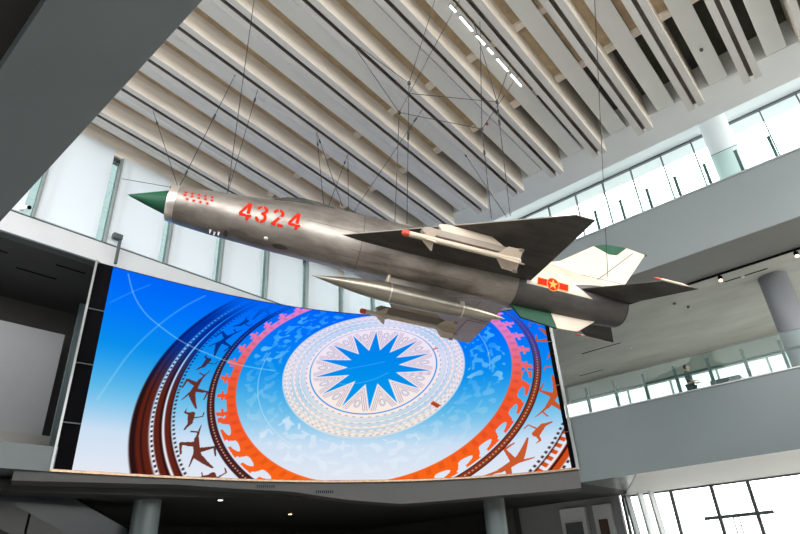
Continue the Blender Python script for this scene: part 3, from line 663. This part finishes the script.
wrap('roundel', cells, 9.75, -8, cs, [M['red'], M['yellow']], 'red barred roundel with a yellow star', d=.012)

# ------------------------------------------------------------------ stores under the jet
def missile(y, z, label):
    t = rig(thing('missile', label, 'missile', JT, 'missiles under the wings', local=True)); x0 = 5.28
    body = MB().lathe([(x0, .01), (x0+.02, .045), (x0+.07, .06), (x0+.11, .066), (x0+2.78, .066), (x0+2.80, .05), (x0+2.80, .01)], (0, y, z), 20)
    build('body', body, M['missile'], t, smooth=True, offset=(0, 0, 0))
    build('seeker_cap', MB().lathe([(x0-.05, .01), (x0-.045, .05), (x0+.0, .074), (x0+.10, .074), (x0+.12, .06)], (0, y, z), 20), M['capred'], t, smooth=True, offset=(0, 0, 0))['label'] = 'red protective cap'
    for q in range(4):
        a = math.radians(45+90*q); ca_, sa_ = math.cos(a), math.sin(a)
        def fr(poly, th=.006): return MB().prism([(x, y+r*ca_-th*sa_, z+r*sa_+th*ca_) for x, r in poly], [(x, y+r*ca_+th*sa_, z+r*sa_-th*ca_) for x, r in poly])
        build('canard', fr([(x0+.42, .06), (x0+.68, .25), (x0+.72, .25), (x0+.70, .06)]), M['missile'], t, offset=(0, 0, 0))
        tf = build('tail_fin', fr([(x0+2.22, .06), (x0+2.42, .265), (x0+2.78, .275), (x0+2.78, .06)]), M['missile'], t, offset=(0, 0, 0))
        build('roller_tab', fr([(x0+2.68, .22), (x0+2.68, .29), (x0+2.80, .29), (x0+2.80, .22)], .014), M['missile_rail'], tf, offset=(0, 0, 0))
    return t
for s, lab in ((-1, 'cream missile under the near wing seen against its dark underside'), (1, 'missile under the far wing seen in front of the screen')):
    missile(s*2.08, -.67, lab)
    rail = MB().prism([(x, s*2.08-.07, z) for x, z in ((5.65, -.50), (5.80, -.40), (7.75, -.42), (7.85, -.47), (7.80, -.585), (5.72, -.585))],
                      [(x, s*2.08+.07, z) for x, z in ((5.65, -.50), (5.80, -.40), (7.75, -.42), (7.85, -.47), (7.80, -.585), (5.72, -.585))])
    build('launch_rail', rail, M['missile_rail'], wings[s], bevel=.01, offset=(0, 0, 0))['label'] = 'launch rail between pylon and missile'
tk = rig(thing('drop_tank', 'long pointed metal fuel tank slung beneath the belly of the jet', 'fuel tank', JT, local=True))
prof = [(3.59, .004), (3.7, .022), (3.95, .065), (4.3, .125), (4.8, .195), (5.3, .235), (5.8, .25), (6.6, .25), (7.1, .235), (7.6, .195), (8.1, .125), (8.45, .06), (8.67, .008)]
build('body', MB().lathe(prof, (0, 0, -1.075), 36), M['tank'], tk, smooth=True, offset=(0, 0, 0))
for x in (5.55, 7.45): build('joint_band', MB().lathe([(x, .20), (x, float(np.interp(x, [p[0] for p in prof], [p[1] for p in prof]))+.006), (x+.03, float(np.interp(x, [p[0] for p in prof], [p[1] for p in prof]))+.006), (x+.03, .20)], (0, 0, -1.075), 36), M['lip'], tk, smooth=True, offset=(0, 0, 0))
build('filler_plate', MB().box(7.35, 7.46, -.235, -.215, -1.10, -.98), M['lip'], tk, offset=(0, 0, 0))

# ------------------------------------------------------------------ rigging
def cable(a, b, label, group=None, knots=(), r=.0095):
    a, b = Vector(a), Vector(b); q_ = (b-a).normalized()*.035; a = a+q_; b = b-q_
    o = build('suspension_cable', MB().tube([a, b], r, 6), M['cable']); tag(o, label, 'cable', group)
    off = Vector(o['_abs'])
    for t in knots:
        p = a+(b-a)*t; d = (b-a).normalized()*.13
        q = build('turnbuckle', MB().tube([p-d, p-d*.7, p+d*.7, p+d], .03, 8, radii=[.012, .028, .028, .012]), M['cable'], o)
    return o
NOSE = (5.37, 11.30, 8.66); COWL = (6.33, 10.68, 8.64)
nA, nB, nC, nD = (8.48, 6.37, 10.9), (9.08, 7.23, 10.9), (10.61, 5.14, 10.9), (11.20, 6.02, 10.9)
def anch(x, y): return (x, y, zb(x)-.005)
cable(anch(6.57, 11.31), NOSE, 'cable slanting down left to the tip of the jet nose, longest of the nose pair', knots=(.42, .9))
cable(anch(5.67, 14.49), NOSE, 'short cable from the lower left beam to the jet nose tip', knots=(.2,))
cable((6.22, 17.335, 12.67), NOSE, 'nearly level stay from the white wall to the jet nose tip')
cable(anch(4.95, 7.99), COWL, 'long cable from the top edge down to the red stars on the nose', knots=(.93,))
cable(anch(7.35, 11.28), COWL, 'fainter cable just right of the long one above the red stars', knots=(.12,))
cable(anch(9.7, 11.27), (8.37, 9.38, 8.60), 'left leg of the narrow pair behind the cockpit', knots=(.2,))
cable(anch(9.7, 11.27), (8.79, 9.12, 8.66), 'right leg of the narrow pair behind the cockpit', knots=(.15,))
cable(anch(11.12, 11.25), (8.46, 9.32, 8.60), 'cable crossing down left to just behind the cockpit', knots=(.2,))
cable(anch(11.12, 11.25), (8.92, 9.04, 8.60), 'upright cable dropping beside the crossing one behind the cockpit', knots=(.35,))
cable(anch(11.25, 8.0), (9.04, 8.96, 8.56), 'long diagonal cable down left to the jet spine', knots=(.12, .22))
cable(anch(7.99, 7.93), nA, 'cable from beam to the upper left steel joint')
cable(anch(8.17, 4.76), nA, 'steep cable rising out of the upper left joint to the top edge')
cable(nA, (10.25, 8.18, 8.30), 'plumb line below the upper left joint to the jet spine', knots=(.35,))
cable(anch(8.27, 8.01), nB, 'cable from beam to the lower left steel joint')
cable(anch(8.97, 4.8), nB, 'slanting cable from the light strip down to the lower left joint')
cable(nB, (9.95, 8.35, 8.25), 'plumb line below the lower left joint to the jet spine')
cable((nA[0]+.05, nA[1]+.05, nA[2]-.28), nC, 'level tie between the two upper steel joints')
cable(nB, nD, 'level tie between the two lower steel joints')
cable(anch(9.69, 4.96), nC, 'left cable converging on the upper right joint')
cable(anch(11.58, 4.96), nC, 'middle cable converging on the upper right joint')
cable(anch(12.04, 4.94), nD, 'cable crossing from the panel edge to the lower right joint')
cable(nC, (10.0, 5.02, 6.96), 'plumb line from upper right joint to near wing', knots=(.1, .2))
cable(anch(9.86, 4.84), nD, 'cable dropping from light strip to lower right joint')
cable(nD, (9.84, 5.41, 7.0), 'plumb line from lower right joint to near wing', knots=(.08, .3))
cable(anch(13.74, 8.2), (9.99, 5.10, 6.97), 'stay slanting down right onto the near wing', knots=(.05,))
cable(anch(9.72, 1.55), tuple(JR @ Vector((11.83, -.07, .93)) + JT), 'single cable passing the fin to the jet tail')
for p, lab in ((nA, 'upper left'), (nB, 'lower left'), (nC, 'upper right'), (nD, 'lower right')):
    x, y, z = p; jm = MB().box(x-.035, x+.035, y-.035, y+.035, z-.05, z+.05)
    tag(build('cable_joint', jm, M['cable'], bevel=.015), 'small dark steel joint, %s of the four above the jet' % lab, 'joint', 'rigging joints')

# ------------------------------------------------------------------ glass railings
def railing(name, label, z0, y_posts, y0, y1, gt, hz):
    x = 20.06; t = thing(name, label, 'railing', (x, (y0+y1)/2, z0))
    yp = y_posts[0]
    p0 = build('post', MB().box(x-.03, x+.05, yp-.048, yp+.048, z0, z0+.90).box(x-.035, x+.02, yp-.055, yp+.055, z0+.86, z0+.92), M['steel'], t)
    for y in y_posts[1:]: cp(p0, (0, y-yp, 0), t)
    g0 = None
    edges = [y_posts[0]+1.04-.0]+[y for y in y_posts]
    for a, b in zip([y1]+y_posts, y_posts+[y0]):
        if a-b > .1: build('glass_pane', MB().box(x-.055, x-.040, b+.01, a-.01, z0-.02, z0+gt), M['glass'], t)
    build('glass_edge', MB().box(x-.058, x-.037, y0, y1, z0+gt, z0+gt+.015), M['steel'], t)
    if hz: build('handrail', MB().tube([(x+.08, y0, z0+hz), (x+.08, y1, z0+hz)], .04, 8), M['steel'], t, smooth=True)
    return t
ys_ = [8.29-1.04*i for i in range(15)]
railing('glass_railing', 'glass balustrade with short grey posts on the middle balcony', 4.78, ys_, -6.5, 9.0, 1.08, .60)
ys_ = [14.71-1.04*i for i in range(21)]
railing('glass_railing', 'glass balustrade with short grey posts on the topmost balcony', 11.55, ys_, -6.4, 17.3, 1.08, 0)

# ------------------------------------------------------------------ lamps and small fittings
for i, x0 in enumerate((9.3, 9.75, 10.55, 11.1, 11.6, 12.35)):
    ln = (.28, .62, .42, .3, .62, .62)[i]; y = 5.37
    mb = MB(); sloped(mb, [(y-.035, .50), (y+.035, .50), (y+.035, .56), (y-.035, .56)], x0, x0+ln)
    lab = ['leftmost and shortest white light tube on the ceiling strip', 'second white light tube from the upper left in the row', 'third white light tube in the row, medium long',
           'short fourth white light tube near the middle of the row', 'fifth white light tube, second from the lower right', 'last white light tube at the lower right of the row'][i]
    o = tag(build('light_tube', mb, M['alu']), lab, 'light', 'light tubes in a row')
    mb = MB(); sloped(mb, [(y-.03, .485), (y+.03, .485), (y+.03, .505), (y-.03, .505)], x0+.01, x0+ln-.01)
    build('diffuser', mb, M['led'], o)
tag(build('lighting_track', MB().box(22.33, 22.39, -6, 9.0, 9.20, 9.27), M['black']), 'thin black lighting track running under the upper balcony', 'track')
for y, lab in ((3.31, 'left glowing spotlight on the black track'), (.84, 'right glowing spotlight on the black track near the column')):
    t = thing('spotlight', lab, 'spotlight', (22.36, y, 8.95), 'track spotlights')
    build('bracket', MB().box(22.345, 22.375, y-.015, y+.015, 9.10, 9.20), M['black'], t)
    d = Vector((-.45, 0, -.9)).normalized(); p = Vector((22.36, y, 9.06))
    build('housing', MB().tube([p-d*.10, p+d*.08], .075, 16), M['black'], t)
    build('lens', MB().tube([p+d*.081, p+d*.10], .062, 16), M['warm'], t)
    spot('track_beam', (22.27, y, 8.9), (21.2, y, 4.7), 60, 60, (1, .75, .5), .05)
for i, (x, y, z, lab) in enumerate(((11.4, 17.7, 2.62, 'small warm downlight under the screen near the left column'), (16.4, 20.3, 2.62, 'small downlight in the dark ceiling below the middle of the screen'))):
    t = build('downlight', MB().cyl((x, y), .10, z-.03, z, 20), M['alu']); tag(t, lab, 'downlight')
    build('lens', MB().cyl((x, y), .075, z-.04, z-.028, 20), M['warm'], t)
t = build('downlight', MB().cyl((4.75, 16.5), .0001, 2.6, 2.61, 3), M['alu']) if False else None
for u0_, lab in ((5.95, 'left slotted air vent in the ledge under the screen'), (7.95, 'right slotted air vent in the ledge under the screen')):
    a0, a1 = az_of(u0_), az_of(u0_+.62); zc = low(a0)+.10
    t = tag(build('air_vent', strip(a0, a1, 4, -.04, -.015, zc-.055, zc+.055), M['steel']), lab, 'vent', 'ledge vents')
    for j in range(9):
        b0 = a0+(a1-a0)*(j+.25)/9; b1 = a0+(a1-a0)*(j+.75)/9
        build('slot', strip(b0, b1, 1, -.05, -.04, zc-.04, zc+.04), M['black'], t)
# security camera and post on the white wall
t = thing('security_camera', 'small dark security camera fixed to the white wall at far left', 'camera', (3.63, 17.3, 10.12))
build('bracket', MB().box(3.60, 3.66, 17.30, 17.40, 10.20, 10.26), M['white'], t)
build('housing', MB().tube([(3.62, 17.36, 10.23), (3.75, 17.08, 10.18)], .07, 12), M['white'], t, smooth=True)
build('lens', MB().tube([(3.75, 17.08, 10.18), (3.765, 17.05, 10.175)], .062, 12), M['black'], t)
t = thing('wall_post', 'grey metal post with a small box on top beside the screen corner', 'post', (6.42, 17.2, 9.40))
build('post', MB().box(6.46, 6.54, 17.16, 17.24, 9.38, 10.30), M['steel'], t)
build('head_box', MB().box(6.24, 6.54, 17.10, 17.28, 10.24, 10.42), M['steel'], t, bevel=.01)
# soffit detectors
for (x, y, z, lab) in ((24.2, 5.5, 9.39, 'round detector on the concrete soffit above the tail'), (25.0, 5.2, 9.39, 'small detector on the concrete soffit just below its twin'),
                       (28.0, 8.9, 9.39, 'pale detector on the concrete soffit over the railing middle'), (23.6, 2.75, 9.39, 'white detector on the soffit left of the big column'),
                       (28.8, 13.2, 9.39, 'dark detector on the soffit near the right edge of the screen')):
    tag(build('smoke_detector', MB().cyl((x, y), .065, z-.04, z, 16).cyl((x, y), .045, z-.065, z-.04, 16), M['white'] if 'p' in lab[:2] or 'white' in lab else M['steel']), lab, 'detector', 'soffit detectors')
for (x, y, lab) in ((15.3, .70, 'small dark sensor on the white ceiling strip near the top right'), (13.6, 7.1, 'tiny red sensor on the ceiling strip above the wing')):
    z = zb(x)+.55
    tag(build('ceiling_sensor', MB().cyl((x, y), .05, z-.05, z+.005, 12), M['capred'] if 'red' in lab else M['steel']), lab, 'sensor')
# dark equipment at the right edge
t = thing('loudspeaker', 'black loudspeaker hanging beside the column at the right edge', 'speaker', (22.6, .42, 7.9))
build('cabinet', MB().box(22.4, 22.8, .15, .62, 8.15, 8.85), M['black'], t, bevel=.03)
build('yoke', MB().box(22.55, 22.65, .10, .14, 8.4, 9.05).box(22.55, 22.65, .63, .67, 8.4, 9.05).box(22.55, 22.65, .10, .67, 9.05, 9.10), M['black'], t)
build('grille', MB().box(22.385, 22.4, .19, .58, 8.19, 8.81), M['seam'], t)
build('hanger', MB().box(22.58, 22.62, .36, .40, 9.10, 9.27+.13), M['black'], t)
# display case behind the railing
t = thing('display_case', 'low dark case behind the middle balcony glass right of the visitor', 'case', (23.0, 4.3, 4.76))
build('plinth', MB().box(22.75, 23.25, 3.85, 4.75, 4.76, 5.30), M['caseglass'], t, bevel=.01)
build('top', MB().box(22.7, 23.3, 3.8, 4.8, 5.30, 5.62), M['caseglass'], t, bevel=.02)
build('leg_rail', MB().box(22.7, 22.73, 3.8, 4.8, 5.40, 5.44), M['alu'], t)
# framed openings on the lower right wall
for i, (ya, yb, lab) in enumerate(((12.9, 11.9, 'white framed lightbox on the lower wall, left of the two'), (11.35, 10.75, 'white framed lightbox on the lower wall, right of the two near the glass'))):
    t = thing('wall_frame', lab, 'frame', (25.85, (ya+yb)/2, -.4), 'framed openings')
    build('surround', MB().box(25.62, 25.9, yb-.08, ya+.08, -.6, 2.32), M['white'], t, bevel=.01)
    build('panel', MB().box(25.60, 25.63, yb+.10, ya-.10, -.4, 1.75), M['brown'] if i else M['steel'], t)
# slanting vestibule bars by the glass
for i, (y, dz) in enumerate(((9.55, .25), (9.0, .35), (8.55, .35))):
    tag(build('glazing_fin', MB().prism([(25.2, y-.05, -1.6), (25.8, y-.05, -1.6), (25.8, y+.05, -1.6), (25.2, y+.05, -1.6)], [(25.3, y+.2, 2.56), (25.8, y+.2, 2.56), (25.8, y+.28, 2.56), (25.3, y+.28, 2.56)]), M['mullw'] if i else M['mull']),
        ['dark upright fin at the left end of the lower windows', 'first white fin right of the dark one at the lower windows', 'second white fin by the wide lower windows'][i], 'fin', 'window fins')

# escalator truss in the dark corner
t = thing('escalator', 'dark escalator underside slanting down in the lower left corner', 'escalator', (7, 19, -1.6))
es = MB(); P0 = Vector((5.0, 19.2, 3.0)); P1 = Vector((14.8, 19.2, -1.6+.1))
def quad(y0, y1, h0, h1, a=0., b=1.):
    A_, B_ = P0+(P1-P0)*a, P0+(P1-P0)*b
    return MB().prism([(A_.x, y0, A_.z+h0), (A_.x, y1, A_.z+h0), (A_.x, y1, A_.z+h1), (A_.x, y0, A_.z+h1)], [(B_.x, y0, B_.z+h0), (B_.x, y1, B_.z+h0), (B_.x, y1, B_.z+h1), (B_.x, y0, B_.z+h1)])
em = mat('escalator_cladding', (.045, .045, .045), .5)
for k in range(8): build('cladding', quad(19.2, 20.6, -.9, -.2, .02+k*.12, .133+k*.12), em, t)
build('balustrade', quad(19.2, 19.26, -.2, .75, .05, .97), M['caseglass'], t); build('balustrade', quad(20.54, 20.6, -.2, .75, .05, .97), M['caseglass'], t)
build('handrail', quad(19.18, 19.28, .75, .82, .05, .97), M['black'], t); build('handrail', quad(20.52, 20.62, .75, .82, .05, .97), M['black'], t)

# ------------------------------------------------------------------ the visitor
def skinned(name, verts, edges, radii, m, parent, root=0, sub=2):
    me = bpy.data.meshes.new(name); me.from_pydata(verts, edges, []); me.materials.append(m)
    o = bpy.data.objects.new(name, me); C.objects.link(o); o.parent = parent
    md = o.modifiers.new('skin', 'SKIN'); md.use_smooth_shade = True
    for i, r in enumerate(radii):
        me.skin_vertices[0].data[i].radius = (r, r) if not isinstance(r, tuple) else r
    me.skin_vertices[0].data[root].use_root = True
    s = o.modifiers.new('sub', 'SUBSURF'); s.levels = sub; s.render_levels = sub
    return o
pz = 4.76; per = thing('person', 'visitor in dark clothes standing behind the middle balcony glass', 'person', (23.05, 5.52, pz))
# local frame: x forward (towards lower world y), built facing -y
V_ = []; E_ = []; R_ = []
def vtx(p, r, link=None):
    V_.append(p); R_.append(r)
    if link is not None: E_.append((link, len(V_)-1))
    return len(V_)-1
pel = vtx((0, 0, .95), (.15, .11)); wa = vtx((0, 0, 1.10), (.13, .10), pel); ch = vtx((0, -.01, 1.32), (.16, .11), wa); ne = vtx((0, -.01, 1.47), .06, ch)
nk = vtx((0, -.03, 1.53), .05, ne); h1 = vtx((0, -.045, 1.60), (.075, .09), nk); h2 = vtx((0, -.04, 1.69), (.065, .08), h1)
legs_, arms_ = [], []
for s in (-1, 1):
    hp = vtx((s*.10, 0, .90), .09, pel); kn = vtx((s*.11, -.03*s, .50), .06, hp); an = vtx((s*.11, .02-.05*s, .09), .04, kn); ft = vtx((s*.11, -.14-.05*s, .04), .035, an)
    sh = vtx((s*.19, 0, 1.40), .055, ch); el = vtx((s*.24, .05, 1.13), .04, sh); wr = vtx((s*.20, -.17, 1.03), .028, el); pa = vtx((s*.19, -.24, 1.03), .026, wr)
    for f, (dx, L, dz) in enumerate(((-.03, .075, .01), (-.01, .085, .012), (.01, .08, .01), (.03, .065, .005))):
        a = vtx((s*.19+dx, -.28, 1.03+dz), .010, pa); b = vtx((s*.19+dx, -.28-L*.55, 1.025), .009, a); vtx((s*.19+dx, -.28-L*.8, 1.0), .008, b)
    a = vtx((s*.155, -.23, 1.05), .011, pa); vtx((s*.14, -.27, 1.06), .009, a)
skinned('body', V_, E_, R_, M['skin'], per)
sv = [(0, 0, .93), (0, 0, 1.10), (0, -.01, 1.32), (0, -.01, 1.44)]+[p for s in (-1, 1) for p in ((s*.19, 0, 1.40), (s*.24, .05, 1.14), (s*.215, -.10, 1.06))]
skinned('shirt', sv, [(0, 1), (1, 2), (2, 3), (2, 4), (4, 5), (5, 6), (2, 7), (7, 8), (8, 9)], [(.17, .13), (.15, .12), (.18, .13), .07, .07, .052, .045, .07, .052, .045], M['shirt'], per)
tv = [(0, 0, .96)]+[p for s in (-1, 1) for p in ((s*.10, 0, .88), (s*.11, -.03*s, .50), (s*.11, .02-.05*s, .12))]
skinned('trousers', tv, [(0, 1), (1, 2), (2, 3), (0, 4), (4, 5), (5, 6)], [(.165, .125), .105, .078, .06, .105, .078, .06], M['trouser'], per)
skinned('hair', [(0, -.01, 1.74), (0, .04, 1.66), (0, .05, 1.58)], [(0, 1), (1, 2)], [(.075, .08), (.085, .07), .055], M['hair'], per)
for s in (-1, 1):
    build('shoe', MB().box(s*.11-.045, s*.11+.045, -.22-.05*s, .07-.05*s, .0, .08), M['black'], per, bevel=.02, offset=(0, 0, 0))
    build('ear', MB().box(s*.078-.008, s*.078+.008, -.04, -.01, 1.59, 1.65), M['skin'], per, bevel=.006, offset=(0, 0, 0))
build('nose', MB().prism([(-.012, -.125, 1.60), (.012, -.125, 1.60), (0, -.12, 1.65)], [(-.004, -.15, 1.605), (.004, -.15, 1.605), (0, -.135, 1.63)]), M['skin'], per, offset=(0, 0, 0))

# ------------------------------------------------------------------ exhibit lamps on the gallery edge that wash the jet
# (their fittings hang under the near gallery)
if 0:
    pass

# ------------------------------------------------------------------ lift everything to floor level, clear helper properties
bpy.context.view_layer.update()
for o in S.objects:
    if o.parent is None:
        o.location.z += EYE
for o in S.objects:
    for k in ('_abs', '_world'):
        if k in o: del o[k]
